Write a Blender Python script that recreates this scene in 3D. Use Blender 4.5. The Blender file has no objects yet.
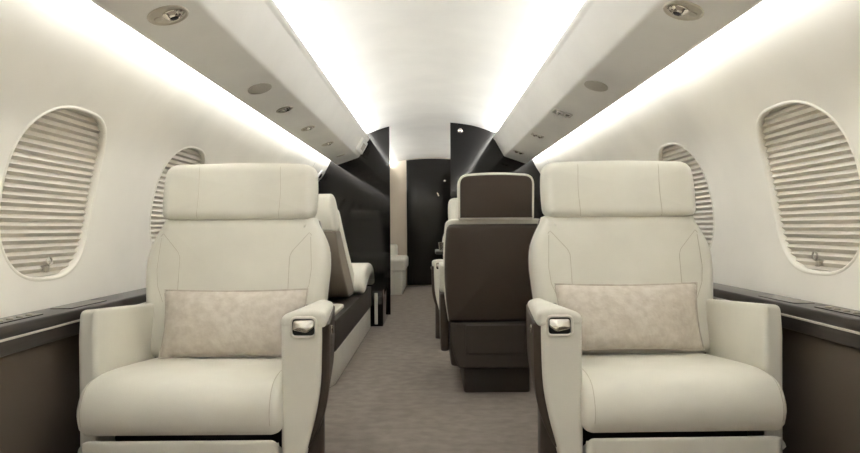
import bpy, bmesh, math
from mathutils import Vector, Matrix
from mathutils.bvhtree import BVHTree

scene = bpy.context.scene
COL = scene.collection
PI = math.pi

# ------------------------------------------------------------------ materials
def lin(c):
    def f(v):
        v /= 255.0
        return v / 12.92 if v <= 0.04045 else ((v + 0.055) / 1.055) ** 2.4
    return tuple(f(v) for v in c) + (1.0,)

def mat(name, col, rough=0.5, metal=0.0, col2=None, nscale=30.0, detail=3.0, bump=0.0, bscale=300.0,
        coat=0.0, spec=0.5, sheen=0.0, stretch=None):
    m = bpy.data.materials.new(name); m.use_nodes = True
    nt = m.node_tree; b = nt.nodes['Principled BSDF']
    b.inputs['Roughness'].default_value = rough
    b.inputs['Metallic'].default_value = metal
    b.inputs['Specular IOR Level'].default_value = spec
    b.inputs['Coat Weight'].default_value = coat
    b.inputs['Coat Roughness'].default_value = 0.03
    if sheen:
        b.inputs['Sheen Weight'].default_value = sheen
        b.inputs['Sheen Roughness'].default_value = 0.4
    tc = nt.nodes.new('ShaderNodeTexCoord')
    src = tc.outputs['Object']
    if stretch:
        mp = nt.nodes.new('ShaderNodeMapping'); mp.inputs['Scale'].default_value = stretch
        nt.links.new(src, mp.inputs['Vector']); src = mp.outputs['Vector']
    n = nt.nodes.new('ShaderNodeTexNoise')
    n.inputs['Scale'].default_value = nscale; n.inputs['Detail'].default_value = detail
    nt.links.new(src, n.inputs['Vector'])
    r = nt.nodes.new('ShaderNodeValToRGB')
    c2 = col2 if col2 else tuple(v * 0.975 for v in col)
    r.color_ramp.elements[0].position = 0.35; r.color_ramp.elements[0].color = lin(c2)
    r.color_ramp.elements[1].position = 0.65; r.color_ramp.elements[1].color = lin(col)
    nt.links.new(n.outputs['Fac'], r.inputs['Fac'])
    nt.links.new(r.outputs['Color'], b.inputs['Base Color'])
    if bump:
        bn = nt.nodes.new('ShaderNodeTexNoise'); bn.inputs['Scale'].default_value = bscale
        bn.inputs['Detail'].default_value = 2.0
        nt.links.new(src, bn.inputs['Vector'])
        bp = nt.nodes.new('ShaderNodeBump'); bp.inputs['Strength'].default_value = bump
        bp.inputs['Distance'].default_value = 0.002
        nt.links.new(bn.outputs['Fac'], bp.inputs['Height'])
        nt.links.new(bp.outputs['Normal'], b.inputs['Normal'])
    return m

def emit(name, col, strength):
    m = bpy.data.materials.new(name); m.use_nodes = True
    nt = m.node_tree; nt.nodes.remove(nt.nodes['Principled BSDF'])
    e = nt.nodes.new('ShaderNodeEmission'); e.inputs['Color'].default_value = lin(col)
    e.inputs['Strength'].default_value = strength
    nt.links.new(e.outputs[0], nt.nodes['Material Output'].inputs['Surface'])
    return m

M = dict(
    leather=mat('cream_leather', (227, 225, 215), 0.5, bump=0.12, bscale=420, nscale=6, spec=0.35),
    seam=mat('seam_thread', (196, 190, 176), 0.8),
    brown=mat('brown_leather', (64, 54, 46), 0.5, bump=0.12, bscale=420, nscale=6, spec=0.4),
    brown_dark=mat('dark_brown_plastic', (60, 51, 44), 0.55, nscale=6),
    taupe=mat('taupe_leather', (120, 111, 99), 0.6, bump=0.1, nscale=6),
    wall=mat('cream_wall_lining', (240, 236, 226), 0.55, nscale=3, spec=0.3),
    beige=mat('beige_wall_lining', (214, 202, 186), 0.55, nscale=3),  # cream lining darkened in colour for the lower light at the rear wall
    ceiling=mat('white_ceiling_lining', (240, 237, 229), 0.6, nscale=3, spec=0.3),
    bin=mat('overhead_white', (238, 236, 231), 0.45, nscale=3, spec=0.4),
    vent=mat('vent_bezel', (200, 193, 178), 0.35, 0.3),
    grille=mat('grey_mesh', (192, 187, 176), 0.8, nscale=400, col2=(168, 163, 152)),
    bezel=mat('window_bezel', (238, 234, 222), 0.4, nscale=3),
    shade=mat('pleated_fabric', (205, 199, 187), 0.7, nscale=20),
    chrome=mat('chrome', (226, 222, 214), 0.12, 1.0),
    satin=mat('satin_nickel', (190, 184, 172), 0.3, 1.0),
    hole=mat('dark_recess', (18, 16, 14), 0.8),  # near-black that paints the shade inside small openings
    satin_light=mat('polished_frame', (236, 232, 222), 0.3, 0.25),
    paddle=mat('brushed_paddle', (205, 201, 192), 0.2, 1.0),
    gap=mat('black_fabric', (14, 15, 15), 0.7),  # black put in for shade under the cushion; also the window backing
    lacquer=mat('black_lacquer', (22, 20, 19), 0.06, nscale=2, spec=0.32),
    lacquer_door=mat('black_lacquer_door', (26, 24, 22), 0.1, nscale=2, spec=0.32),
    wood=mat('dark_wood_veneer', (50, 44, 42), 0.3, nscale=9, detail=6, col2=(38, 33, 31), coat=0.1, stretch=(14, 1, 14)),
    wood_matt=mat('dark_wood_satin', (50, 43, 39), 0.4, nscale=9, detail=6, col2=(36, 31, 28), stretch=(14, 1, 14), spec=0.3),
    lower=mat('brown_side_lining', (82, 72, 62), 0.7, nscale=4, bump=0.05),
    inlay=mat('silver_inlay', (220, 216, 208), 0.35, 0.6),
    carpet=None, pillow=None,
    led=emit('cove_led', (248, 250, 253), 29.0),
    led2=emit('wash_led', (248, 250, 253), 30.0),
    led3=emit('aft_led', (248, 250, 253), 29.0),  # added strips that brighten the aft cabin from out of view
)

def carpet_mat():
    m = mat('taupe_carpet', (141, 133, 126), 0.95, nscale=14, detail=4, col2=(129, 121, 114), bump=0.6, bscale=500, spec=0.1,
            stretch=(1.0, 1.3, 1))
    return m
M['carpet'] = carpet_mat()
M['pillow'] = mat('mottled_velvet', (203, 196, 186), 0.55, nscale=34, detail=7, col2=(188, 179, 168), bump=0.5, bscale=90,
                  sheen=0.2, spec=0.3)

# ------------------------------------------------------------------ helpers
ORG = {}
def bm_new(): return bmesh.new()

def obj(name, bm, m, parent=None, smooth=True, angle=40):
    bmesh.ops.remove_doubles(bm, verts=bm.verts, dist=1e-6)
    bmesh.ops.recalc_face_normals(bm, faces=bm.faces)
    org = ORG.get(parent, Vector((0, 0, 0)))
    if org.length: bmesh.ops.translate(bm, verts=bm.verts, vec=-org)
    me = bpy.data.meshes.new(name); bm.to_mesh(me); bm.free()
    if smooth:
        for p in me.polygons: p.use_smooth = True
        me.set_sharp_from_angle(angle=math.radians(angle))
    me.materials.append(m)
    o = bpy.data.objects.new(name, me); COL.objects.link(o)
    if parent is not None:
        o.parent = parent; ORG[o] = org
    else:
        ORG[o] = Vector((0, 0, 0))
    return o

def tag(o, label, cat, group=None, kind=None):
    o['label'] = label; o['category'] = cat
    if group: o['group'] = group
    if kind: o['kind'] = kind
    return o

def thing(name, label, cat, loc, group=None, kind=None):
    o = bpy.data.objects.new(name, None); COL.objects.link(o)
    o.location = loc; o.empty_display_size = 0.1
    ORG[o] = Vector(loc)
    return tag(o, label, cat, group, kind)

def mesh_thing(name, bm, m, label, cat, origin, group=None, kind=None, smooth=True):
    """one-mesh thing whose object origin sits at `origin`"""
    v = Vector(origin)
    bmesh.ops.translate(bm, verts=bm.verts, vec=-v)
    o = obj(name, bm, m, None, smooth); o.location = v; ORG[o] = v
    return tag(o, label, cat, group, kind)

def copy_tree(o, parent=None):
    c = o.copy(); COL.objects.link(c)
    if parent is not None: c.parent = parent
    for ch in list(o.children): copy_tree(ch, c)
    return c

def smooth_loop(pts, n=64, closed=True, power=0.5):
    """Catmull-Rom through pts, resampled to n equal steps"""
    k = len(pts); out = []
    seg = k if closed else k - 1
    for i in range(seg):
        if closed: p0, p1, p2, p3 = pts[i - 1], pts[i], pts[(i + 1) % k], pts[(i + 2) % k]
        else: p0, p1, p2, p3 = pts[max(i - 1, 0)], pts[i], pts[i + 1], pts[min(i + 2, k - 1)]
        for j in range(16):
            t = j / 16
            out.append(tuple(0.5 * ((2 * b) + (c - a) * t + (2 * a - 5 * b + 4 * c - d) * t * t + (3 * b - a - 3 * c + d) * t ** 3)
                             for a, b, c, d in zip(p0, p1, p2, p3)))
    out.append(pts[0] if closed else pts[-1])
    return resample(out, n, closed)

def resample(out, n, closed):
    L = [0]
    for a, b in zip(out, out[1:]): L.append(L[-1] + math.dist(a, b))
    res = []; j = 0
    m = n if closed else n - 1
    for i in range(n):
        d = L[-1] * i / m
        while j < len(L) - 2 and L[j + 1] < d: j += 1
        t = (d - L[j]) / max(L[j + 1] - L[j], 1e-9)
        res.append(tuple(a + (b - a) * t for a, b in zip(out[j], out[j + 1])))
    return res

def rpoly(pts, r, n=5):
    """closed polygon with corners rounded (r: number or list)"""
    out = []; k = len(pts)
    for i in range(k):
        p = Vector(pts[i]); a = Vector(pts[i - 1]); b = Vector(pts[(i + 1) % k])
        rr = r[i] if isinstance(r, (list, tuple)) else r
        da = (a - p); db = (b - p)
        la = min(rr, da.length * 0.49); lb = min(rr, db.length * 0.49)
        s = p + da.normalized() * la; e = p + db.normalized() * lb
        for j in range(n + 1):
            t = j / n
            q = s * (1 - t) ** 2 + p * 2 * t * (1 - t) + e * t * t
            out.append((q.x, q.y))
    return out

def rrect(x0, x1, y0, y1, r, n=5):
    return rpoly([(x0, y0), (x1, y0), (x1, y1), (x0, y1)], r, n)

def inset(loop, d):
    k = len(loop)
    A = sum(loop[i][0] * loop[(i + 1) % k][1] - loop[(i + 1) % k][0] * loop[i][1] for i in range(k))
    sg = 1 if A > 0 else -1
    res = []
    for i in range(k):
        a, p, b = loop[i - 1], loop[i], loop[(i + 1) % k]
        tx, ty = b[0] - a[0], b[1] - a[1]
        l = math.hypot(tx, ty) or 1
        res.append((p[0] - sg * ty / l * d, p[1] + sg * tx / l * d))
    return res

def puff(bm, loop, d0, d1, r0=0.02, r1=None, bulge0=0.0, bulge1=0.0, fn=None, steps=4, rings=5):
    """solid slab: outline `loop` in (u,v), front at depth d0, back at d1, edges rounded, faces crowned; fn(u,v,d)->xyz"""
    if r1 is None: r1 = r0
    sg = 1 if d1 > d0 else -1
    cu = sum(p[0] for p in loop) / len(loop); cv = sum(p[1] for p in loop) / len(loop)
    layers = []
    def cap(d, r, bulge, s):
        ls = []
        base = inset(loop, r) if r else loop
        for t in [k / rings for k in range(1, rings)] + [0.95, 1.0]:
            ls.append(([(cu + (u - cu) * t, cv + (v - cv) * t) for u, v in base], d - s * bulge * (1 - t * t)))
        for k in range(1, steps + 1):
            a = k / steps * PI / 2
            ls.append((inset(loop, r * (1 - math.sin(a))), d + s * r * (1 - math.cos(a))))
        return ls
    f = cap(d0, r0, bulge0, sg); b = cap(d1, r1, bulge1, -sg)
    layers = f + b[::-1]
    rows = [[bm.verts.new(fn(u, v, d)) for u, v in lp] for lp, d in layers]
    n = len(loop)
    for a, c in zip(rows, rows[1:]):
        for i in range(n):
            bm.faces.new((a[i], a[(i + 1) % n], c[(i + 1) % n], c[i]))
    c0 = bm.verts.new(fn(cu, cv, d0 - sg * bulge0)); c1 = bm.verts.new(fn(cu, cv, d1 + sg * bulge1))
    for i in range(n):
        bm.faces.new((c0, rows[0][(i + 1) % n], rows[0][i]))
        bm.faces.new((c1, rows[-1][i], rows[-1][(i + 1) % n]))

XZ = lambda u, v, d: (u, d, v)      # outline seen from the front, depth along Y
YZ = lambda u, v, d: (d, u, v)      # outline seen from the side, depth along X
XY = lambda u, v, d: (u, v, d)      # outline seen from above, depth along Z

def box(bm, x0, x1, y0, y1, z0, z1, r=0.004, cr=None):
    puff(bm, rrect(x0, x1, y0, y1, cr if cr else r * 1.5, 3), z1, z0, r, r, 0, 0, XY, steps=2, rings=1)

def tube(bm, pts, r, n=6, closed=False):
    pts = [Vector(p) for p in pts]; k = len(pts); rows = []
    ref = Vector((0.31, 0.17, 0.93))
    for i, p in enumerate(pts):
        if closed: t = pts[(i + 1) % k] - pts[i - 1]
        else: t = pts[min(i + 1, k - 1)] - pts[max(i - 1, 0)]
        t.normalize()
        a = t.cross(ref).normalized(); b = t.cross(a)
        rows.append([bm.verts.new(p + a * (r * math.cos(2 * PI * j / n)) + b * (r * math.sin(2 * PI * j / n))) for j in range(n)])
    for i in range(k if closed else k - 1):
        A, B_ = rows[i], rows[(i + 1) % k]
        for j in range(n): bm.faces.new((A[j], A[(j + 1) % n], B_[(j + 1) % n], B_[j]))
    if not closed:
        bm.faces.new(rows[0]); bm.faces.new(rows[-1])

def lathe(bm, prof, org, ax, n=24, sx=1.0, sy=1.0, e1=None):
    """prof: (radius, height) along axis ax from org"""
    ax = Vector(ax).normalized()
    e1 = Vector(e1).normalized() if e1 is not None else ax.orthogonal().normalized()
    e2 = ax.cross(e1); org = Vector(org); rows = []
    for r, h in prof:
        rows.append([bm.verts.new(org + ax * h + e1 * (r * sx * math.cos(2 * PI * j / n)) + e2 * (r * sy * math.sin(2 * PI * j / n))) for j in range(n)])
    for a, b in zip(rows, rows[1:]):
        for j in range(n): bm.faces.new((a[j], a[(j + 1) % n], b[(j + 1) % n], b[j]))
    for rw in (rows[0], rows[-1]): bm.faces.new(rw)

def on_surface(bm, pts, d, lift=0.0):
    """drop points along direction d on the surface of bm"""
    bmesh.ops.recalc_face_normals(bm, faces=bm.faces)
    t = BVHTree.FromBMesh(bm); d = Vector(d); out = []
    for p in pts:
        hit = t.ray_cast(Vector(p) - d * 2, d)[0]
        if hit: out.append(hit - d * lift)
    return out

def dense(pts, n=24):
    return resample([tuple(p) for p in pts], n, False)

def sheet(bm, prof, y0, y1, ny=1):
    """open profile of (x,z) swept along Y"""
    rows = [[bm.verts.new((x, y0 + (y1 - y0) * j / ny, z)) for x, z in prof] for j in range(ny + 1)]
    for a, b in zip(rows, rows[1:]):
        for i in range(len(prof) - 1): bm.faces.new((a[i], a[i + 1], b[i + 1], b[i]))

# ------------------------------------------------------------------ the cabin shell
Y_FRONT, Y_PART, Y_BACK = -3.5, 6.40, 9.60
WCURVE = smooth_loop([(1.262, 0.50), (1.27, 0.60), (1.282, 0.70), (1.28, 0.85), (1.258, 1.0), (1.215, 1.14), (1.155, 1.25),
                      (1.072, 1.375), (1.012, 1.475), (0.98, 1.57), (0.955, 1.67)], 90, closed=False)
WL = [0]
for a, b in zip(WCURVE, WCURVE[1:]): WL.append(WL[-1] + math.dist(a, b))
STOT = WL[-1]
def wall_at(s):
    s = min(max(s, 0), STOT)
    i = min(int(s / STOT * (len(WCURVE) - 1)), len(WCURVE) - 2)
    t = (s - WL[i]) / (WL[i + 1] - WL[i])
    a, b = WCURVE[i], WCURVE[i + 1]
    x, z = a[0] + (b[0] - a[0]) * t, a[1] + (b[1] - a[1]) * t
    i0, i1 = max(i - 2, 0), min(i + 3, len(WCURVE) - 1)
    dx, dz = WCURVE[i1][0] - WCURVE[i0][0], WCURVE[i1][1] - WCURVE[i0][1]
    l = math.hypot(dx, dz)
    return x, z, -dz / l, dx / l            # point and inward normal (x, z)
def s_of_z(z):
    for (x, zz), s in zip(WCURVE, WL):
        if zz >= z: return s
    return STOT
def wp(sg, y, s, d=0.0):
    x, z, nx, nz = wall_at(s)
    return (sg * (x + nx * d), y, z + nz * d)

WIN_S = (s_of_z(0.69) + s_of_z(1.245)) / 2
WIN_B = (s_of_z(1.245) - s_of_z(0.69)) / 2
WIN_A, WIN_P, PITCH = 0.255, 2.75, 1.03
WIN_Y = [2.17 + PITCH * k for k in range(-5, 4)]
def oval(a, b, n=64):
    pts = []
    for i in range(n):
        t = 2 * PI * (i + 0.0) / n
        c, s = math.cos(t), math.sin(t)
        pts.append((a * math.copysign(abs(c) ** (2 / WIN_P), c), b * math.copysign(abs(s) ** (2 / WIN_P), s)))
    return resample(pts + [pts[0]], n, True)

def wall_mesh(sg):
    bm = bm_new(); N = 64
    hole = oval(WIN_A, WIN_B, N)
    for yc in WIN_Y:
        hw = PITCH / 2
        rings = []
        for k in range(7):
            t = k / 6; row = []
            for (u, v) in hole:
                # ray from the centre to the bay rectangle
                lo_s, hi_s = -WIN_S, STOT - WIN_S
                f = min(hw / abs(u) if abs(u) > 1e-6 else 1e9, (hi_s if v > 0 else -lo_s) / abs(v) if abs(v) > 1e-6 else 1e9)
                uu, vv = u * (1 + (f - 1) * t), v * (1 + (f - 1) * t)
                row.append((uu, vv))
            rings.append(row)
        # snap the outermost ring to the rectangle corners
        out = rings[-1]
        for cu in (-hw, hw):
            for cv in (-WIN_S, STOT - WIN_S):
                i = min(range(N), key=lambda q: (out[q][0] - cu) ** 2 + (out[q][1] - cv) ** 2)
                out[i] = (cu, cv)
        vs = [[bm.verts.new(wp(sg, yc + u, WIN_S + v)) for u, v in row] for row in rings]
        for a, b in zip(vs, vs[1:]):
            for i in range(N): bm.faces.new((a[i], a[(i + 1) % N], b[(i + 1) % N], b[i]))
    prof = [(sg * wall_at(STOT * i / 30)[0], wall_at(STOT * i / 30)[1]) for i in range(31)]
    sheet(bm, prof, WIN_Y[-1] + PITCH / 2, Y_BACK, 4)
    # lining below the ledge, down to the floor
    sheet(bm, [(sg * 1.262, 0.50), (sg * 1.255, 0.25), (sg * 1.22, 0.0)], Y_FRONT, Y_BACK, 1)
    return bm

for sg, side in ((-1, 'left'), (1, 'right')):
    o = obj('wall_' + side, wall_mesh(sg), M['wall'], None, angle=60)
    tag(o, 'cream curved cabin side wall with oval windows, %s side' % side, 'wall', kind='structure')

# windows -----------------------------------------------------------
wn = 0
def make_window(sg, yc, label):
    global wn
    wn += 1
    c = wp(sg, yc, WIN_S)
    root = thing('window_%d' % wn, label, 'window', (c[0], c[1], c[2]), kind='structure')
    # frame: rounded bezel swept round the hole, running into the deep reveal
    bm = bm_new()
    prof = [(-0.012, 0.000), (-0.009, 0.002), (-0.004, 0.0025), (0.000, 0.000), (0.002, -0.004), (0.003, -0.012), (0.004, -0.054)]
    base = oval(WIN_A, WIN_B, 72); rows = []
    for ins, d in prof:
        rows.append([bm.verts.new(wp(sg, yc + u, WIN_S + v, d)) for u, v in inset(base, ins)])
    for a, b in zip(rows, rows[1:]):
        for i in range(72): bm.faces.new((a[i], a[(i + 1) % 72], b[(i + 1) % 72], b[i]))
    obj('window_frame', bm, M['bezel'], root, angle=70)
    # pleated blind following the wall's curve
    bm = bm_new(); rows = []
    B = WIN_B * 1.02; A = WIN_A * 1.02
    npl = 25; nr = npl * 2
    for i in range(nr + 1):
        v = -B + 2 * B * (i + (0.1 if i % 2 else 0.0)) / nr if i < nr else B
        hw = A * max(1e-4, 1 - min(1, abs(v / B)) ** WIN_P) ** (1 / WIN_P)
        hw = max(hw, 0.02)
        d = -0.014 - (0.0 if i % 2 else 0.012)
        rows.append([bm.verts.new(wp(sg, yc - hw + 2 * hw * j / 10, WIN_S + v, d)) for j in range(11)])
    for a, b in zip(rows, rows[1:]):
        for j in range(10): bm.faces.new((a[j], a[j + 1], b[j + 1], b[j]))
    sh = obj('pleated_shade', bm, M['shade'], root, smooth=False)
    # unseen black backing added so no light gets through
    bm = bm_new()
    rows = []
    for i in range(21):
        v = -WIN_B + 2 * WIN_B * i / 20
        hw = max(0.02, WIN_A * max(0, 1 - abs(v / WIN_B) ** WIN_P) ** (1 / WIN_P))
        rows.append([bm.verts.new(wp(sg, yc - hw + 2 * hw * j / 6, WIN_S + v, -0.056)) for j in range(7)])
    for a, b in zip(rows, rows[1:]):
        for j in range(6): bm.faces.new((a[j], a[j + 1], b[j + 1], b[j]))
    obj('window_pane', bm, M['gap'], root)
    # latch
    bm = bm_new()
    p = Vector(wp(sg, yc - 0.0, WIN_S - WIN_B + 0.045, -0.004))
    nrm = Vector((-sg, 0, 0.1)).normalized()
    lathe(bm, [(0.0001, -0.02), (0.009, -0.018), (0.010, 0.0), (0.007, 0.006), (0.0001, 0.007)], p - Vector((0, 0, 0.012)), nrm, 12)
    ring = [p + Vector((-sg * 0.006, 0.014 * math.cos(2 * PI * k / 14) + 0.006, 0.014 * math.sin(2 * PI * k / 14) + 0.008)) for k in range(14)]
    tube(bm, ring, 0.0035, 6, True)
    box(bm, p.x - 0.007, p.x + 0.007, p.y - 0.009, p.y + 0.009, p.z - 0.028, p.z - 0.008, 0.003)
    obj('shade_latch', bm, M['satin'], sh)
    return root

for sg, side in ((-1, 'left'), (1, 'right')):
    for k, yc in enumerate(WIN_Y):
        if yc < 1.0: lab = 'oval window with closed pleated blind on %s wall, behind the camera by %.0f bays' % (side, (2.17 - yc) / PITCH)
        else:
            n = round((yc - 2.17) / PITCH)
            if n < 0: continue_lab = 'nearest'
            lab = {-1: 'oval window with pleated blind on %s wall, just outside the frame' % side,
                   0: 'large oval window with pleated blind at the %s edge of the photo' % side,
                   1: 'oval window with pleated blind partly behind the %s front seat' % side,
                   2: 'oval window with pleated blind on %s wall hidden behind front seat headrest' % side,
                   3: 'farthest oval window with pleated blind on %s wall before black partition' % side}[n]
        make_window(sg, yc, lab)

# floor, ceiling, end walls -------------------------------------------
bm = bm_new()
fv = [bm.verts.new(p) for p in ((-1.3, Y_FRONT, 0), (1.3, Y_FRONT, 0), (1.3, Y_BACK, 0), (-1.3, Y_BACK, 0))]
bm.faces.new(fv)
tag(obj('floor', bm, M['carpet'], smooth=False), 'taupe carpeted cabin floor with faint wavy pattern', 'floor', kind='structure')

half = [(0.0, 1.894), (0.2, 1.886), (0.4, 1.857), (0.54, 1.815), (0.61, 1.79), (0.66, 1.795), (0.72, 1.795), (0.77, 1.765), (0.79, 1.71)]
CEIL = smooth_loop([(-x, z) for x, z in half[:0:-1]] + half, 80, closed=False)
bm = bm_new(); sheet(bm, CEIL, Y_FRONT, Y_BACK, 1)
tag(obj('ceiling', bm, M['ceiling'], angle=60), 'white arched cabin ceiling between the two cove lights', 'ceiling', kind='structure')

def contour():
    """outline of the cabin cross-section on the +x side, ceiling centre to floor"""
    c = [(x, z) for x, z in CEIL if x >= -1e-6]
    w = WCURVE[::-1]
    return [(0, 1.894)] + c + [(0.87, 1.70)] + w + [(1.255, 0.25), (1.22, 0.0)]
def cap_wall(name, y, th, x_in, sg, m, label):
    pts = [p for p in contour() if p[0] > x_in + 0.005]
    c = contour(); z_in = 1.894
    for a, b in zip(c, c[1:]):
        if a[0] <= x_in <= b[0]:
            t = (x_in - a[0]) / max(b[0] - a[0], 1e-9); z_in = a[1] + (b[1] - a[1]) * t; break
    loop = [(sg * x_in, 0.0), (sg * x_in, z_in)] + [(sg * x, z) for x, z in pts]
    bm = bm_new()
    f = [bm.verts.new((x, y, z)) for x, z in loop]; b = [bm.verts.new((x, y + th, z)) for x, z in loop]
    bm.faces.new(f); bm.faces.new(b[::-1])
    for i in range(len(loop)):
        j = (i + 1) % len(loop); bm.faces.new((f[i], f[j], b[j], b[i]))
    return tag(obj(name, bm, m, smooth=False), label, 'wall', kind='structure')

cap_wall('wall_middle_left', Y_PART, 0.05, 0.414, -1, M['lacquer'], 'glossy black partition left of the rear opening')
cap_wall('wall_middle_right', Y_PART, 0.05, 0.187, 1, M['lacquer'], 'glossy black partition right of the rear opening')
def full_cap(name, y, m, label):
    c = contour()
    loop = [(-x, z) for x, z in c[::-1]] + c[1:]
    bm = bm_new()
    bm.faces.new([bm.verts.new((x, y, z)) for x, z in loop])
    return tag(obj(name, bm, m, smooth=False), label, 'wall', kind='structure')
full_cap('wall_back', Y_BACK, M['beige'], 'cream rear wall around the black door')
full_cap('wall_front', Y_FRONT, M['wall'], 'cream front wall behind the camera')

# rear door -------------------------------------------------------------
d = thing('door_1', 'glossy black door at the far end of the aisle', 'door', (0, Y_BACK, 0), kind='structure')
bm = bm_new()
top = [(-0.37 + 0.74 * i / 12, 1.872 - 0.10 * (-0.37 + 0.74 * i / 12) ** 2 * 1.6) for i in range(13)]
puff(bm, [(-0.37, 0.012), (0.37, 0.012)] + top[::-1], Y_BACK - 0.04, Y_BACK - 0.002, 0.006, 0.002, 0, 0, XZ, steps=2, rings=1)
obj('door_panel', bm, M['lacquer_door'], d)
bm = bm_new()
lathe(bm, [(0.0001, 0.02), (0.014, 0.018), (0.016, 0.0), (0.016, -0.012)], (0.19, Y_BACK - 0.045, 1.54), (0, -1, 0), 16)
obj('door_lock', bm, M['chrome'], d)
bm = bm_new()
tube(bm, dense([(0.085, Y_BACK - 0.04, 1.37), (0.085, Y_BACK - 0.08, 1.36), (0.10, Y_BACK - 0.085, 1.32), (0.10, Y_BACK - 0.04, 1.30)], 12), 0.012, 8)
obj('door_handle', bm, M['chrome'], d)

# small round fittings on the partition
bm = bm_new()
lathe(bm, [(0.0001, 0.02), (0.016, 0.018), (0.026, 0.008), (0.03, 0.0)], (0.285, Y_PART - 0.001, 1.805), (0, -1, 0), 16)
mesh_thing('coat_hook', bm, M['chrome'], 'small round chrome fitting high on the right black partition', 'fitting', (0.285, Y_PART, 1.805))

# ------------------------------------------------------------------ overhead service panels
A_ = Vector((0.714, 1.55)); B_ = Vector((0.925, 1.477))
def under(sg, t, y, d=0.0):
    """point on the underside panel, d metres below it; plus its axes"""
    p = A_ + (B_ - A_) * t
    e = (B_ - A_).normalized(); n = Vector((e.y, -e.x))
    if n.y > 0: n = -n
    q = p + n * d
    return Vector((sg * q.x, y, q.y)), Vector((sg * n.x, 0, n.y)), Vector((sg * e.x, 0, e.y))

def vent(sg, t, y, k, parent):
    p, n, e = under(sg, t, y)
    bm = bm_new()
    lathe(bm, [(0.052, 0.0), (0.056, 0.004), (0.060, 0.003), (0.062, 0.0)][::-1] + [(0.047, -0.002), (0.04, -0.004), (0.0001, -0.0045)],
          p + n * 0.0006, n, 28, k, 1.15 * k, e)
    v = obj('air_vent', bm, M['vent'], parent)
    c = p - e * (0.016 * k)
    bm = bm_new()
    lathe(bm, [(0.034 * k, 0.0), (0.034 * k, 0.004 * k), (0.030 * k, 0.006 * k), (0.027 * k, 0.011 * k), (0.016 * k, 0.017 * k), (0.013 * k, 0.015 * k), (0.0001, 0.0145 * k)], c, n, 20)
    nz = obj('nozzle', bm, M['chrome'], v)
    bm = bm_new()
    lathe(bm, [(0.0128 * k, 0.0152 * k), (0.011 * k, 0.0175 * k), (0.0001, 0.018 * k)], c, n, 14)
    # dark disc paints the shade inside the nozzle mouth
    obj('nozzle_mouth', bm, M['hole'], v)
    bm = bm_new()
    c2 = p + e * (0.032 * k)
    lathe(bm, [(0.014 * k, 0.0), (0.014 * k, 0.005 * k), (0.009 * k, 0.007 * k), (0.0001, 0.0075 * k)], c2, n, 14)
    obj('reading_light', bm, M['satin'], v)

def grille(sg, t, y, parent):
    p, n, e = under(sg, t, y)
    bm = bm_new()
    lathe(bm, [(0.066, 0.0), (0.066, 0.002), (0.062, 0.003), (0.0001, 0.003)], p, n, 36, 0.85, 1.25, e)
    obj('speaker_grille', bm, M['grille'], parent)

def cluster(sg, t, y, parent, k=1.0):
    """square plate carrying two small eyeball lights and buttons"""
    p, n, e = under(sg, t, y)
    f = Vector((0, 1, 0))
    bm = bm_new()
    puff(bm, rrect(-0.052 * k, 0.052 * k, -0.05 * k, 0.05 * k, 0.014 * k), 0.003, 0.0, 0.0015, 0.0, 0, 0,
         lambda u, v, dd: tuple(p + e * u + f * v + n * dd), steps=2, rings=1)
    pl = obj('light_plate', bm, M['satin'], parent)
    for u, v, r in ((-0.02, -0.018, 0.018), (0.024, -0.018, 0.018), (-0.02, 0.025, 0.012), (0.024, 0.025, 0.012)):
        bm = bm_new()
        lathe(bm, [(r * k, 0.003), (r * k, 0.006), (r * 0.7 * k, 0.009), (0.0001, 0.009)], p + e * (u * k) + f * (v * k), n, 14)
        obj('spot_lens', bm, M['chrome'], pl)
        if r > 0.015:
            bm = bm_new()
            lathe(bm, [(0.009 * k, 0.008), (0.009 * k, 0.0098), (0.0001, 0.01)], p + e * (u * k) + f * (v * k), n, 10)
            obj('spot_mouth', bm, M['hole'], pl)  # dark disc painted as the shade in the spot's opening

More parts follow.
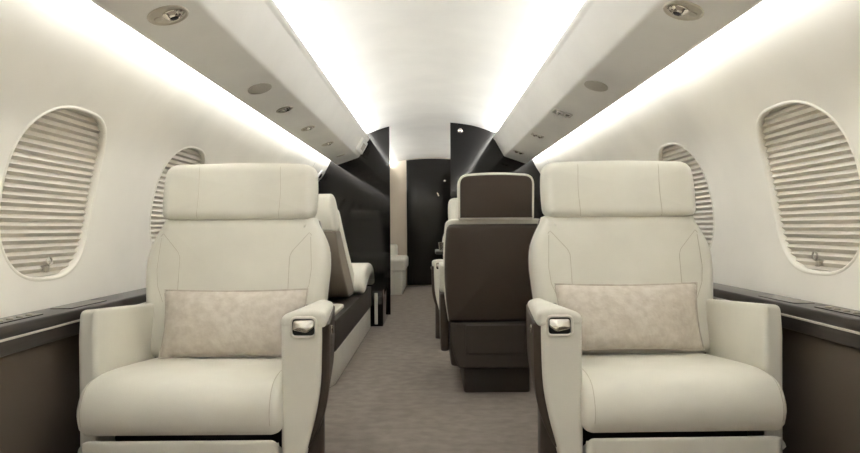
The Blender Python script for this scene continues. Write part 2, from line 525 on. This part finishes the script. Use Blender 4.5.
for sg, side in ((-1, 'left'), (1, 'right')):
    y0, y1 = Y_FRONT + 0.01, Y_PART - 0.005
    root = thing('overhead_panel', 'long white overhead service panel along the %s side of the ceiling' % side, 'overhead panel',
                 (sg * 0.8, 1.5, 1.55), group='overhead service panels')
    loop = rpoly([(0.606, 1.738), (0.612, 1.722), (0.626, 1.708), (0.714, 1.55), (0.925, 1.477), (0.940, 1.484), (0.943, 1.505), (0.910, 1.63),
                  (0.82, 1.70), (0.64, 1.70), (0.618, 1.738)],
                 [0.004, 0.008, 0.004, 0.012, 0.008, 0.006, 0.006, 0.03, 0.03, 0.01, 0.004], 4)
    bm = bm_new()
    f = [bm.verts.new((sg * x, y0, z)) for x, z in loop]; b = [bm.verts.new((sg * x, y1, z)) for x, z in loop]
    bm.faces.new(f); bm.faces.new(b[::-1])
    for i in range(len(loop)):
        j = (i + 1) % len(loop); bm.faces.new((f[i], f[j], b[j], b[i]))
    obj('panel_body', bm, M['bin'], root, angle=25)
    # LED strips: one in the ceiling trough, one behind the outer edge washing the wall
    bm = bm_new(); box(bm, *sorted((sg * 0.662, sg * 0.674)), y0 + 0.02, y1 - 0.02, 1.701, 1.757, 0.002)
    obj('cove_light', bm, M['led'], root, smooth=False)
    bm = bm_new(); box(bm, *sorted((sg * 0.928, sg * 0.938)), y0 + 0.02, y1 - 0.02, 1.540, 1.575, 0.002)
    obj('wall_wash_light', bm, M['led2'], root, smooth=False)
    if sg < 0:
        vent(sg, 0.47, 2.015, 1.0, root)
        grille(sg, 0.46, 3.08, root)
        for y in (3.61, 4.29, 5.09): vent(sg, 0.47, y, 0.80, root)
        p, n, e = under(sg, 0.5, 5.88)
        bm = bm_new(); lathe(bm, [(0.045, 0), (0.045, 0.002), (0.04, 0.003), (0.0001, 0.003)], p, n, 24, 1.0, 0.6, e)
        obj('vent_slot', bm, M['grille'], root)
        # small lit information plate on the panel's inner face near its end
        pm = Vector((0.668, 1.635)); ee = Vector((0.092, -0.166)).normalized(); nn = Vector((-ee.y, ee.x)) * -1
        if nn.x > 0: nn = -nn
        def pf(u, v, dd): return (sg * (pm.x + ee.x * v + nn.x * dd), 6.16 + u, pm.y + ee.y * v + nn.y * dd)
        bm = bm_new(); puff(bm, rrect(-0.2, 0.2, -0.062, 0.062, 0.012), 0.022, -0.002, 0.004, 0.001, 0, 0, pf, steps=2, rings=1)
        pl = obj('sign_plate', bm, M['bin'], root)
        bm = bm_new(); puff(bm, rrect(-0.08, 0.12, -0.032, 0.032, 0.008), 0.024, 0.02, 0.001, 0.0, 0, 0, pf, steps=1, rings=1)
        obj('sign_face', bm, M['grille'], pl)
    else:
        vent(sg, 0.36, 2.03, 1.0, root)
        grille(sg, 0.36, 3.11, root)
        for y, k in ((3.87, 1.1), (4.79, 0.9), (5.84, 0.95)): cluster(sg, 0.32, y, root, k)

# unseen strips added to light the aft cabin, same kind as the coves
for sg, side in ((-1, 'left'), (1, 'right')):
    bm = bm_new(); box(bm, *sorted((sg * 0.662, sg * 0.674)), Y_PART + 0.1, Y_BACK - 0.1, 1.701, 1.757, 0.002)
    c = (sg * 0.69, 8.0, 1.72)
    mesh_thing('cove_light', bm, M['led3'], 'light strip in the %s ceiling cove beyond the black partition' % side, 'light strip', c,
               group='aft cabin light strips', smooth=False)
    bm = bm_new()
    loop = rpoly([(0.600, 1.746), (0.622, 1.716), (0.714, 1.55), (0.910, 1.467), (0.928, 1.49), (0.88, 1.62), (0.79, 1.69), (0.64, 1.70), (0.61, 1.746)], 0.004, 2)
    f = [bm.verts.new((sg * x, Y_PART + 0.055, z)) for x, z in loop]; b = [bm.verts.new((sg * x, Y_BACK - 0.005, z)) for x, z in loop]
    bm.faces.new(f); bm.faces.new(b[::-1])
    for i in range(len(loop)):
        j = (i + 1) % len(loop); bm.faces.new((f[i], f[j], b[j], b[i]))
    mesh_thing('overhead_panel', bm, M['bin'], 'white overhead panel of the aft cabin, %s side, beyond the black partition' % side,
               'overhead panel', (sg * 0.8, 8.0, 1.55), group='aft overhead panels')

# ------------------------------------------------------------------ window-side ledges
for sg, side in ((-1, 'left'), (1, 'right')):
    y0, y1 = Y_FRONT + 0.01, Y_PART - 0.005
    root = thing('side_ledge', 'long dark wood ledge with silver inlay under the %s windows' % side, 'ledge', (sg * 1.2, 2.0, 0), group='window ledges')
    def run(x0, x1, z0, z1, r): 
        bm = bm_new()
        lp = rpoly([(sg * x0, z0), (sg * x1, z0), (sg * x1, z1), (sg * x0, z1)], r, 3)
        f = [bm.verts.new((x, y0, z)) for x, z in lp]; b = [bm.verts.new((x, y1, z)) for x, z in lp]
        bm.faces.new(f); bm.faces.new(b[::-1])
        for i in range(len(lp)):
            j = (i + 1) % len(lp); bm.faces.new((f[i], f[j], b[j], b[i]))
        return bm
    obj('ledge_top', run(1.140, 1.262, 0.562, 0.597, 0.006), M['wood'], root)
    obj('inlay_strip', run(1.1365, 1.16, 0.557, 0.563, 0.001), M['inlay'], root)
    obj('fascia', run(1.140, 1.20, 0.517, 0.558, 0.003), M['wood'], root)
    obj('lower_panel', run(1.165, 1.20, 0.0, 0.518, 0.003), M['lower'], root)
    # flush control strip with small buttons near the camera
    yc = 1.83 if sg < 0 else 1.87
    bm = bm_new(); box(bm, *sorted((sg * 1.175, sg * 1.235)), yc - 0.14, yc + 0.14, 0.596, 0.600, 0.0015, 0.012)
    cp = obj('control_strip', bm, M['lacquer'], root)
    for k in range(6):
        bm = bm_new()
        lathe(bm, [(0.009, 0.0), (0.009, 0.003), (0.007, 0.004), (0.0001, 0.0045)], (sg * 1.205, yc - 0.11 + 0.044 * k, 0.5995), (0, 0, 1), 12)
        obj('button', bm, M['satin'], cp)
    bm = bm_new(); box(bm, *sorted((sg * 1.168, sg * 1.24)), 2.10, 2.34, 0.596, 0.599, 0.001, 0.012)
    obj('ledge_lid', bm, M['lacquer'], root)  # glossy plate standing in for the window's reflection on the ledge

# ------------------------------------------------------------------ front seats
RC = 0.22
def make_seat(sg, label):
    """cream club seat facing -Y; written for the left-hand side, sg=-1 mirrors it to the right"""
    cx = -0.735
    root = thing('club_seat', label, 'seat', (sg * cx, 1.95, 0), group='cream club seats facing the camera')
    X = lambda x: sg * x
    fXZ = lambda u, v, d: (X(u), d, v)
    fYZ = lambda u, v, d: (X(d), u, v)
    fREC = lambda u, v, d: (X(u), d + RC * (v - 0.41), v)
    # pedestal and under-seat box
    bm = bm_new()
    puff(bm, rrect(-0.98, -0.43, 2.02, 2.50, 0.05), 0.07, 0.0, 0.008, 0.002, 0, 0, lambda u, v, d: (X(u), v, d), 2, 1)
    puff(bm, rrect(-0.985, -0.44, 1.99, 2.52, 0.03), 0.252, 0.065, 0.008, 0.008, 0, 0, lambda u, v, d: (X(u), v, d), 2, 1)
    obj('base', bm, M['gap'], root)  # coloured black so the gap below the cushion reads as shade
    # leg rest
    bm = bm_new()
    prof = rpoly([(1.872, 0.09), (2.0, 0.09), (2.0, 0.17), (1.858, 0.251)], [0.03, 0.02, 0.02, 0.022], 6)
    puff(bm, prof, -1.02, -0.448, 0.03, 0.02, 0, 0, fYZ, 5, 2)
    obj('leg_rest', bm, M['leather'], root)
    # seat cushion
    bm = bm_new()
    prof = smooth_loop([(1.846, 0.340), (1.850, 0.29), (1.878, 0.256), (1.98, 0.252), (2.2, 0.252), (2.40, 0.255), (2.425, 0.275), (2.43, 0.345),
                        (2.415, 0.378), (2.33, 0.390), (2.2, 0.402), (2.05, 0.414), (1.95, 0.414), (1.88, 0.394)], 60)
    puff(bm, prof, -1.024, -0.440, 0.028, 0.028, 0, 0, fYZ, 6, 3)
    s1 = on_surface(bm, [(X(-0.466), y, 0.9) for y in [2.40 - 0.5 * k / 20 for k in range(21)]], (0, 0, -1))
    s2 = on_surface(bm, [(X(-0.466), 0.5, z) for z in [0.41 - 0.12 * k / 16 for k in range(17)]], (0, 1, 0))
    s3 = on_surface(bm, [(X(-1.005), y, 0.9) for y in [2.40 - 0.5 * k / 20 for k in range(21)]], (0, 0, -1))
    s4 = on_surface(bm, [(X(-1.005), 0.5, z) for z in [0.41 - 0.12 * k / 16 for k in range(17)]], (0, 1, 0))
    cu = obj('seat_cushion', bm, M['leather'], root)
    for a, b in ((s1, s2), (s3, s4)):
        b = [p for p in b if p.z < a[-1].z and p.y < a[-1].y]
        bm = bm_new(); tube(bm, a + b, 0.0012, 5); obj('seam', bm, M['seam'], cu)
    # backrest
    c = -0.749
    hw = [(0.38, 0.315), (0.50, 0.330), (0.62, 0.342), (0.70, 0.348), (0.77, 0.342), (0.83, 0.318), (0.866, 0.298), (0.892, 0.286), (0.902, 0.20)]
    pts = [(c + w, z) for z, w in hw] + [(c - w, z) for z, w in hw[::-1]]
    lp = resample(smooth_loop(pts, 96) + [smooth_loop(pts, 96)[0]], 96, True)
    bm = bm_new(); puff(bm, lp, 2.395, 2.54, 0.045, 0.03, 0.006, 0, fREC, 6, 6)
    seams = []
    for q in (-1, 1):
        path = dense([(c + q * 0.288, 0.825), (c + q * 0.280, 0.837), (c + q * 0.216, 0.765), (c + q * 0.208, 0.745), (c + q * 0.206, 0.56)], 40)
        path2 = dense([(c + q * 0.285, 0.82), (c + q * 0.292, 0.70), (c + q * 0.285, 0.64), (c + q * 0.26, 0.58)], 30)
        for pth in (path, path2): seams.append(on_surface(bm, [(X(u), 1.0, v) for u, v in pth], (0, 1, 0)))
    bk = obj('backrest', bm, M['leather'], root)
    for s in seams:
        bm = bm_new(); tube(bm, s, 0.0012, 5); obj('seam', bm, M['seam'], bk)
    # headrest
    bm = bm_new()
    lp = rpoly([(c - 0.292, 0.888), (c + 0.292, 0.888), (c + 0.297, 1.0), (c + 0.289, 1.105), (c, 1.111), (c - 0.289, 1.105), (c - 0.297, 1.0)],
               [0.035, 0.035, 0.04, 0.05, 0.05, 0.05, 0.04], 6)
    puff(bm, lp, 2.375, 2.50, 0.035, 0.03, 0.004, 0, fREC, 6, 5)
    seams = [on_surface(bm, [(X(c + 0.004 + q * 0.157 + (0.006 * math.sin(k / 19 * PI))), 1.0, 0.893 + 0.2 * k / 19) for k in range(20)], (0, 1, 0)) for q in (-1, 1)]
    hr = obj('headrest', bm, M['leather'], root)
    for s in seams:
        bm = bm_new(); tube(bm, s, 0.0012, 5); obj('seam', bm, M['seam'], hr)
    # brown shell round the back
    bm = bm_new()
    lp = [(c + (u - c) * 0.985, 0.64 + (v - 0.64) * 0.985) for u, v in smooth_loop([(c + w, z) for z, w in hw] + [(c - w, z) for z, w in hw[::-1]], 80)]
    puff(bm, lp, 2.53, 2.60, 0.01, 0.04, 0, 0.01, fREC, 4, 3)
    obj('back_shell', bm, M['brown'], root)
    # aisle armrest: cream upright with padded cap, brown outer side, latch
    tp = lambda y: -0.15 * max(0, y - 2.04)
    tq = lambda u, y: tp(y) * max(0.0, min(1.0, (u + 0.447) / 0.12))
    fA = lambda u, v, d: (X(u + tq(u, d)), d, v - 0.06 * max(0, d - 1.98) * (1 if v > 0.5 else 0))
    bm = bm_new()
    lp = rpoly([(-0.395, 0.09), (-0.376, 0.19), (-0.35, 0.28), (-0.331, 0.376), (-0.327, 0.50), (-0.327, 0.600), (-0.445, 0.594), (-0.447, 0.09)],
               [0.02, 0.05, 0.05, 0.05, 0.05, 0.018, 0.03, 0.02], 5)
    puff(bm, lp, 1.902, 2.43, 0.012, 0.03, 0.0, 0, fA, 4, 3)
    lp = rpoly([(-0.312, 0.560), (-0.312, 0.606), (-0.36, 0.615), (-0.40, 0.612), (-0.446, 0.596), (-0.446, 0.560)], [0.016, 0.018, 0.03, 0.03, 0.03, 0.016], 5)
    puff(bm, lp, 1.899, 2.43, 0.014, 0.03, 0.0, 0, fA, 4, 2)
    ar = obj('aisle_armrest', bm, M['leather'], root)
    bm = bm_new()
    lp = rpoly([(-0.42, 0.19), (-0.372, 0.19), (-0.342, 0.25), (-0.320, 0.31), (-0.309, 0.39), (-0.307, 0.565), (-0.42, 0.57)],
               [0.005, 0.02, 0.05, 0.05, 0.05, 0.005, 0.005], 5)
    puff(bm, lp, 1.935, 2.44, 0.008, 0.03, 0, 0, lambda u, v, d: (X(u + tp(d)), d, v), 3, 2)
    obj('side_panel', bm, M['brown'], root)
    bm = bm_new(); puff(bm, rrect(-0.44, -0.336, 0.0, 0.285, 0.006), 1.985, 2.42, 0.012, 0.01, 0, 0, lambda u, v, d: (X(u + 1.2 * tp(d)), d, v), 3, 3)
    obj('armrest_foot', bm, M['brown_dark'], root)
    bm = bm_new()
    lx, lz = -0.377, 0.563
    ring = [(X(u), 1.897, v) for u, v in rrect(lx - 0.037, lx + 0.036, lz - 0.028, lz + 0.028, 0.016, 5)]
    tube(bm, ring, 0.0042, 8, True)
    la = obj('latch', bm, M['satin_light'], ar)
    bm = bm_new()
    puff(bm, rrect(lx - 0.035, lx + 0.034, lz - 0.026, lz + 0.026, 0.014), 1.8985, 1.905, 0.001, 0, 0, 0, fXZ, 1, 1)
    obj('latch_recess', bm, M['hole'], ar)  # flat dark slab paints the shade behind the paddle
    bm = bm_new()
    puff(bm, rpoly([(lx - 0.031, lz - 0.008), (lx + 0.010, lz - 0.016), (lx + 0.031, lz - 0.002), (lx + 0.031, lz + 0.022), (lx - 0.031, lz + 0.022)],
                   0.009), 1.890, 1.90, 0.006, 0.002, 0.003, 0, lambda u, v, d: (X(u), d + 0.35 * (v - lz - 0.004), v), 4, 3)
    obj('latch_paddle', bm, M['paddle'], ar)
    bm = bm_new()
    box(bm, *sorted((X(-0.310), X(-0.3035))), 1.965, 1.985, 0.532, 0.556, 0.002)
    obj('recline_button', bm, M['chrome'], ar)
    # window-side armrest
    bm = bm_new()
    lp = rpoly([(-1.040, 0.10), (-1.040, 0.602), (-1.052, 0.607), (-1.094, 0.604), (-1.100, 0.52), (-1.098, 0.10)], [0.016, 0.016, 0.016, 0.02, 0.02, 0.016], 5)
    puff(bm, lp, 2.01, 2.44, 0.014, 0.014, 0, 0, lambda u, v, d: (X(u), d, v - 0.07 * max(0, d - 2.0) * (1 if v > 0.4 else 0)), 5, 2)
    obj('window_armrest', bm, M['leather'], root)
    return root

def make_pillow(sg, label):
    c, zc = -0.718, 0.511
    w, h = 0.262, 0.119
    f = lambda u, v, d: (sg * u, d + 0.24 * (v - 0.41), v)
    bm = bm_new(); NU, NV = 40, 20
    def P(i, j, side):
        u, v = -1 + 2 * i / NU, -1 + 2 * j / NV
        e = max(0.0, (1 - abs(u) ** 2.6)) ** 0.55 * max(0.0, (1 - abs(v) ** 2.2)) ** 0.6
        x = u * (w - 0.012 * (1 - v * v) * abs(u)); z = v * (h - 0.007 * (1 - u * u) * abs(v))
        wob = 0.004 * math.sin(7 * u + 2) * math.sin(4 * v + 1) * e
        return f(c + x, zc + z, 2.330 - (0.070 * e + wob if side else -0.032 * e))
    front = [[bm.verts.new(P(i, j, 1)) for i in range(NU + 1)] for j in range(NV + 1)]
    back = [[bm.verts.new(P(i, j, 0)) for i in range(NU + 1)] for j in range(NV + 1)]
    for g in (front, back):
        for a, b in zip(g, g[1:]):
            for i in range(NU): bm.faces.new((a[i], a[i + 1], b[i + 1], b[i]))
    rim = [P(i, 0, 0) for i in range(NU)] + [P(NU, j, 0) for j in range(NV)] + [P(i, NV, 0) for i in range(NU, 0, -1)] + [P(0, j, 0) for j in range(NV, 0, -1)]
    o = mesh_thing('lumbar_pillow', bm, M['pillow'], label, 'pillow', (sg * -0.735, 1.95, 0), group='beige lumbar pillows')
    bm = bm_new()
    tube(bm, rim, 0.0035, 6, True)
    obj('piping', bm, M['pillow'], o)
    return o

seat_l = make_seat(1, 'cream leather club seat in the left foreground, brown side panel facing the aisle')
pil_l = make_pillow(1, 'mottled beige rectangular pillow on the left foreground seat')
seat_r = make_seat(-1, 'cream leather club seat in the right foreground, brown side panel facing the aisle')
pil_r = make_pillow(-1, 'mottled beige rectangular pillow on the right foreground seat')
far = copy_tree(seat_r)
far.location = (0.42, 4.95, 0)
far['label'] = 'cream club seat behind the brown-backed seat, mostly hidden, only its aisle edge showing'
pil_r.location.z += 0.012; pil_r.location.x += 0.008
for o in (seat_r, pil_r):
    o.location.x += -0.009; o.rotation_euler = (0, 0, math.radians(1.0))

# ------------------------------------------------------------------ brown-backed seat facing away
def make_back_seat():
    root = thing('club_seat', 'seat turned away with dark brown back and cream-edged headrest, right of the aisle', 'seat', (0.315, 3.6, 0))
    c = 0.315
    bm = bm_new(); box(bm, 0.16, 0.50, 3.35, 3.85, 0.0, 0.125, 0.006, 0.02); obj('pedestal', bm, M['brown_dark'], root)
    hw = [(0.375, 0.232), (0.48, 0.247), (0.60, 0.254), (0.72, 0.253), (0.82, 0.247), (0.868, 0.238)]
    lp = rpoly([(c + w, z) for z, w in hw] + [(c - w, z) for z, w in hw[::-1]], [0.01, .04, .04, .04, .04, .03, .03, .04, .04, .04, .04, 0.01], 4)
    fb = lambda u, v, d: (u, d - 0.10 * (v - 0.37) + 0.10 * abs(u - c) ** 2 * 4, v)
    bm = bm_new(); puff(bm, lp, 3.245, 3.36, 0.022, 0.01, 0.0, 0, fb, 5, 8)
    obj('back_shell', bm, M['brown'], root)
    # cream rim of the back cushion showing round the shell
    lp2 = rpoly([(c + w + 0.004, z + (0.026 if z > 0.8 else 0)) for z, w in hw] + [(c - w - 0.004, z + (0.026 if z > 0.8 else 0)) for z, w in hw[::-1]],
                [0.01, .04, .04, .04, .04, .04, .04, .04, .04, .04, .04, 0.01], 4)
    bm = bm_new(); puff(bm, lp2, 3.268, 3.46, 0.012, 0.04, 0, 0.01, fb, 4, 4)
    obj('backrest', bm, M['leather'], root)
    # lower back: kick panel and skirt
    bm = bm_new()
    lp = rpoly([(c - 0.228, 0.375), (c - 0.228, 0.28), (c - 0.205, 0.19), (c - 0.185, 0.143), (c + 0.185, 0.143), (c + 0.205, 0.19), (c + 0.228, 0.28), (c + 0.228, 0.375)],
               [0.004, 0.04, 0.05, 0.012, 0.012, 0.05, 0.04, 0.004], 4)
    puff(bm, lp, 3.262, 3.50, 0.012, 0.01, 0, 0, XZ, 4, 2)
    obj('back_skirt', bm, M['brown_dark'], root)
    bm = bm_new()
    puff(bm, rpoly([(c - 0.15, 0.362), (c - 0.15, 0.305), (c - 0.15, 0.215), (c + 0.15, 0.215), (c + 0.15, 0.362)], 0.008, 3), 3.252, 3.27, 0.004, 0.002, 0, 0, XZ, 2, 1)
    obj('kick_panel', bm, M['brown_dark'], root)
    # seat pan and cushion
    bm = bm_new(); box(bm, c - 0.22, c + 0.22, 3.42, 3.95, 0.12, 0.30, 0.01, 0.04); obj('seat_pan', bm, M['brown_dark'], root)
    bm = bm_new(); puff(bm, rrect(3.44, 4.03, 0.295, 0.43, 0.05), c - 0.225, c + 0.225, 0.035, 0.035, 0, 0, YZ, 5, 3)
    obj('seat_cushion', bm, M['leather'], root)
    # headrest: cream pad with a brown back panel inside a cream border
    lp = rpoly([(c - 0.187, 0.888), (c + 0.187, 0.888), (c + 0.187, 1.085), (c + 0.16, 1.112), (c, 1.120), (c - 0.16, 1.112), (c - 0.187, 1.085)],
               [0.014, 0.014, 0.03, 0.03, 0.1, 0.03, 0.03], 5)
    fh = lambda u, v, d: (u, d - 0.10 * (v - 0.37) + 0.3 * (u - c) ** 2, v)
    bm = bm_new(); puff(bm, lp, 3.235, 3.36, 0.008, 0.04, 0, 0.012, fh, 4, 4)
    hr = obj('headrest', bm, M['leather'], root)
    bm = bm_new(); puff(bm, inset(lp, 0.011), 3.230, 3.25, 0.004, 0.002, 0.0, 0, fh, 3, 8)
    obj('headrest_panel', bm, M['brown'], hr)
    bm = bm_new(); box(bm, c - 0.10, c + 0.10, 3.24, 3.30, 0.86, 0.90, 0.004); obj('headrest_post', bm, M['leather'], root)
    # arms
    for q in (-1, 1):
        x0, x1 = sorted((c + q * 0.274, c + q * 0.230))
        bm = bm_new(); puff(bm, rpoly([(3.44, 0.19), (3.96, 0.19), (4.0, 0.30), (4.0, 0.505), (3.43, 0.505)], [0.05, 0.05, 0.04, 0.01, 0.01], 4), x0, x1, 0.012, 0.012, 0, 0, YZ, 4, 2)
        obj('side_panel', bm, M['brown'], root)
        bm = bm_new(); puff(bm, rpoly([(3.45, 0.505), (4.0, 0.50), (4.02, 0.64), (3.43, 0.668)], [0.05, 0.01, 0.03, 0.03], 4), x0 - 0.003, x1 + 0.003, 0.014, 0.014, 0, 0, YZ, 4, 2)
        obj('armrest', bm, M['leather'], root)
    return root
make_back_seat()

# folding table between the two facing seats
t = thing('folding_table', 'dark wood folding table edge between the brown-backed seat and the seat beyond', 'table', (0.55, 4.4, 0))
bm = bm_new(); box(bm, 0.02, 1.12, 4.18, 4.62, 0.680, 0.700, 0.006, 0.03); obj('table_top', bm, M['wood'], t)
bm = bm_new(); lathe(bm, [(0.16, 0.0), (0.16, 0.012), (0.035, 0.03), (0.03, 0.66), (0.07, 0.681)], (0.55, 4.4, 0), (0, 0, 1), 20); obj('table_leg', bm, M['satin'], t)
bm = bm_new(); lathe(bm, [(0.03, 0.0), (0.033, 0.03), (0.036, 0.055), (0.032, 0.055), (0.028, 0.01), (0.0001, 0.008)], (0.075, 4.27, 0.7), (0, 0, 1), 18)
mesh_thing('tumbler', bm, M['chrome'], 'small silver cup on the edge of the folding table', 'cup', (0.075, 4.27, 0.7))

# ------------------------------------------------------------------ reclined seat on the left, facing away
def make_chaise():
    root = thing('reclined_seat', 'reclined cream seat with taupe back on a dark wood plinth, left of the aisle', 'seat', (-0.83, 4.6, 0))
    bm = bm_new(); puff(bm, rpoly([(-1.12, 3.42), (-0.60, 3.42), (-0.535, 3.52), (-0.535, 5.60), (-1.12, 5.60)], [0.02, 0.05, 0.06, 0.01, 0.01], 5), 0.20, 0.0, 0.004, 0.002, 0, 0, XY, 2, 1)
    obj('plinth', bm, M['leather'], root)
    bm = bm_new(); puff(bm, rpoly([(-1.125, 3.40), (-0.60, 3.40), (-0.528, 3.5), (-0.528, 5.62), (-1.125, 5.62)], [0.02, 0.05, 0.06, 0.01, 0.01], 5), 0.35, 0.182, 0.005, 0.003, 0, 0, XY, 2, 1)
    obj('wood_rail', bm, M['wood_matt'], root)
    bm = bm_new(); box(bm, -0.90, -0.43, 5.63, 6.30, 0.0, 0.31, 0.006); e = obj('end_cabinet', bm, M['lacquer'], root)
    bm = bm_new(); box(bm, -0.503, -0.475, 5.622, 5.64, 0.02, 0.29, 0.003); obj('trim_strip', bm, M['leather'], e)
    # pad lying along the plinth under the back
    bm = bm_new(); puff(bm, rrect(-1.10, -0.56, 3.50, 4.15, 0.05), 0.372, 0.350, 0.01, 0.004, 0, 0, XY, 4, 2)
    obj('pad', bm, M['leather'], root)
    # reclined back: side outline swept across
    def fW(sc):
        def f(u, v, d):
            k = max(0, min(1, (v - 0.4) / 0.62))
            xin = -0.575 - 0.075 * k; xout = -1.08 + 0.02 * k
            return (xout + (xin - xout) * d, u, v)
        return f
    side = smooth_loop([(4.98, 0.42), (4.86, 0.57), (4.70, 0.76), (4.60, 0.90), (4.54, 0.98), (4.46, 0.97), (4.46, 0.88), (4.56, 0.73), (4.70, 0.56), (4.82, 0.41), (4.90, 0.39)], 60)
    bm = bm_new(); puff(bm, side, 0.0, 1.0, 0.03, 0.03, 0, 0, lambda u, v, d: fW(1)(u, v, d), 5, 3)
    obj('backrest', bm, M['leather'], root)
    hd = smooth_loop([(4.57, 0.95), (4.50, 1.055), (4.40, 1.085), (4.30, 1.065), (4.26, 0.98), (4.26, 0.86), (4.30, 0.83), (4.46, 0.83), (4.54, 0.87)], 40)
    bm = bm_new(); puff(bm, hd, 0.02, 0.985, 0.06, 0.06, 0, 0, lambda u, v, d: fW(1)(u, v, d), 6, 3)
    obj('headrest', bm, M['leather'], root)
    bk = rpoly([(4.28, 0.835), (4.50, 0.835), (4.60, 0.69), (4.72, 0.54), (4.83, 0.40), (4.80, 0.365), (4.52, 0.365), (4.36, 0.55), (4.28, 0.72)], [.01, .01, .05, .05, .03, .02, .06, .06, .06], 4)
    bm = bm_new(); puff(bm, bk, 0.02, 0.988, 0.02, 0.02, 0, 0, lambda u, v, d: fW(1)(u, v, d), 3, 3)
    obj('back_shell', bm, M['taupe'], root)
    # seat and leg pad, drooping at its end
    pr = smooth_loop([(4.82, 0.42), (4.92, 0.535), (5.1, 0.565), (5.35, 0.567), (5.54, 0.54), (5.67, 0.465), (5.70, 0.385), (5.66, 0.362), (5.61, 0.42), (5.50, 0.462), (5.3, 0.462), (5.1, 0.42), (4.95, 0.37), (4.86, 0.365)], 60)
    bm = bm_new(); puff(bm, pr, -1.06, -0.505, 0.03, 0.03, 0, 0, YZ, 5, 3)
    obj('seat_cushion', bm, M['leather'], root)
    return root
make_chaise()

# small white switch plate with a dark oval on the far left wall
bm = bm_new()
ps = s_of_z(1.365)
puff(bm, rrect(-0.10, 0.10, -0.045, 0.045, 0.02), 0.012, -0.01, 0.003, 0.0, 0, 0, lambda u, v, d: wp(-1, 6.27 + u, ps + v, d), 2, 1)
sp = mesh_thing('wall_plate', bm, M['bin'], 'small white plate with dark oval at the far end of the left wall', 'wall plate', wp(-1, 6.27, ps))
bm = bm_new()
puff(bm, [(0.045 * math.cos(2 * PI * k / 20), 0.026 * math.sin(2 * PI * k / 20)) for k in range(20)], 0.014, 0.008, 0.001, 0.0, 0, 0, lambda u, v, d: wp(-1, 6.25 + u, ps - 0.012 + v, d), 1, 1)
obj('plate_socket', bm, M['hole'], sp)

# ------------------------------------------------------------------ aft sofa
s = thing('side_sofa', 'small cream sofa in the aft cabin beyond the left black partition', 'sofa', (-0.75, 8.8, 0))
bm = bm_new(); box(bm, -1.10, -0.385, 8.30, 9.45, 0.0, 0.30, 0.01, 0.03); obj('sofa_base', bm, M['leather'], s)
bm = bm_new(); puff(bm, rrect(-1.10, -0.345, 8.26, 9.46, 0.04), 0.46, 0.302, 0.04, 0.02, 0.005, 0, XY, 5, 3); obj('seat_cushion', bm, M['leather'], s)
bm = bm_new(); box(bm, -1.12, -0.50, 9.26, 9.48, 0.44, 0.62, 0.03, 0.05); obj('armrest', bm, M['leather'], s)
bm = bm_new(); box(bm, -1.13, -1.0, 8.26, 9.24, 0.44, 0.80, 0.03, 0.05); obj('backrest', bm, M['leather'], s)

# ------------------------------------------------------------------ camera and view
cam = bpy.data.cameras.new('camera'); co = bpy.data.objects.new('camera', cam); COL.objects.link(co)
co.location = (0, 0, 0.85); co.rotation_euler = (PI / 2, math.radians(0.42), 0)
cam.sensor_width = 36.0; cam.lens = 650.0 / 860.0 * 36.0
cam.shift_x = -2.0 / 860; cam.shift_y = 1.5 / 860
cam.clip_start = 0.02
scene.camera = co

w = bpy.data.worlds.new('world'); scene.world = w; w.use_nodes = True
w.node_tree.nodes['Background'].inputs['Color'].default_value = (0, 0, 0, 1)
vs = scene.view_settings
vs.view_transform = 'Standard'; vs.look = 'None'; vs.gamma = 1.0; vs.exposure = 0.66
scene.cycles.max_bounces = 16; scene.cycles.diffuse_bounces = 10; scene.cycles.glossy_bounces = 6
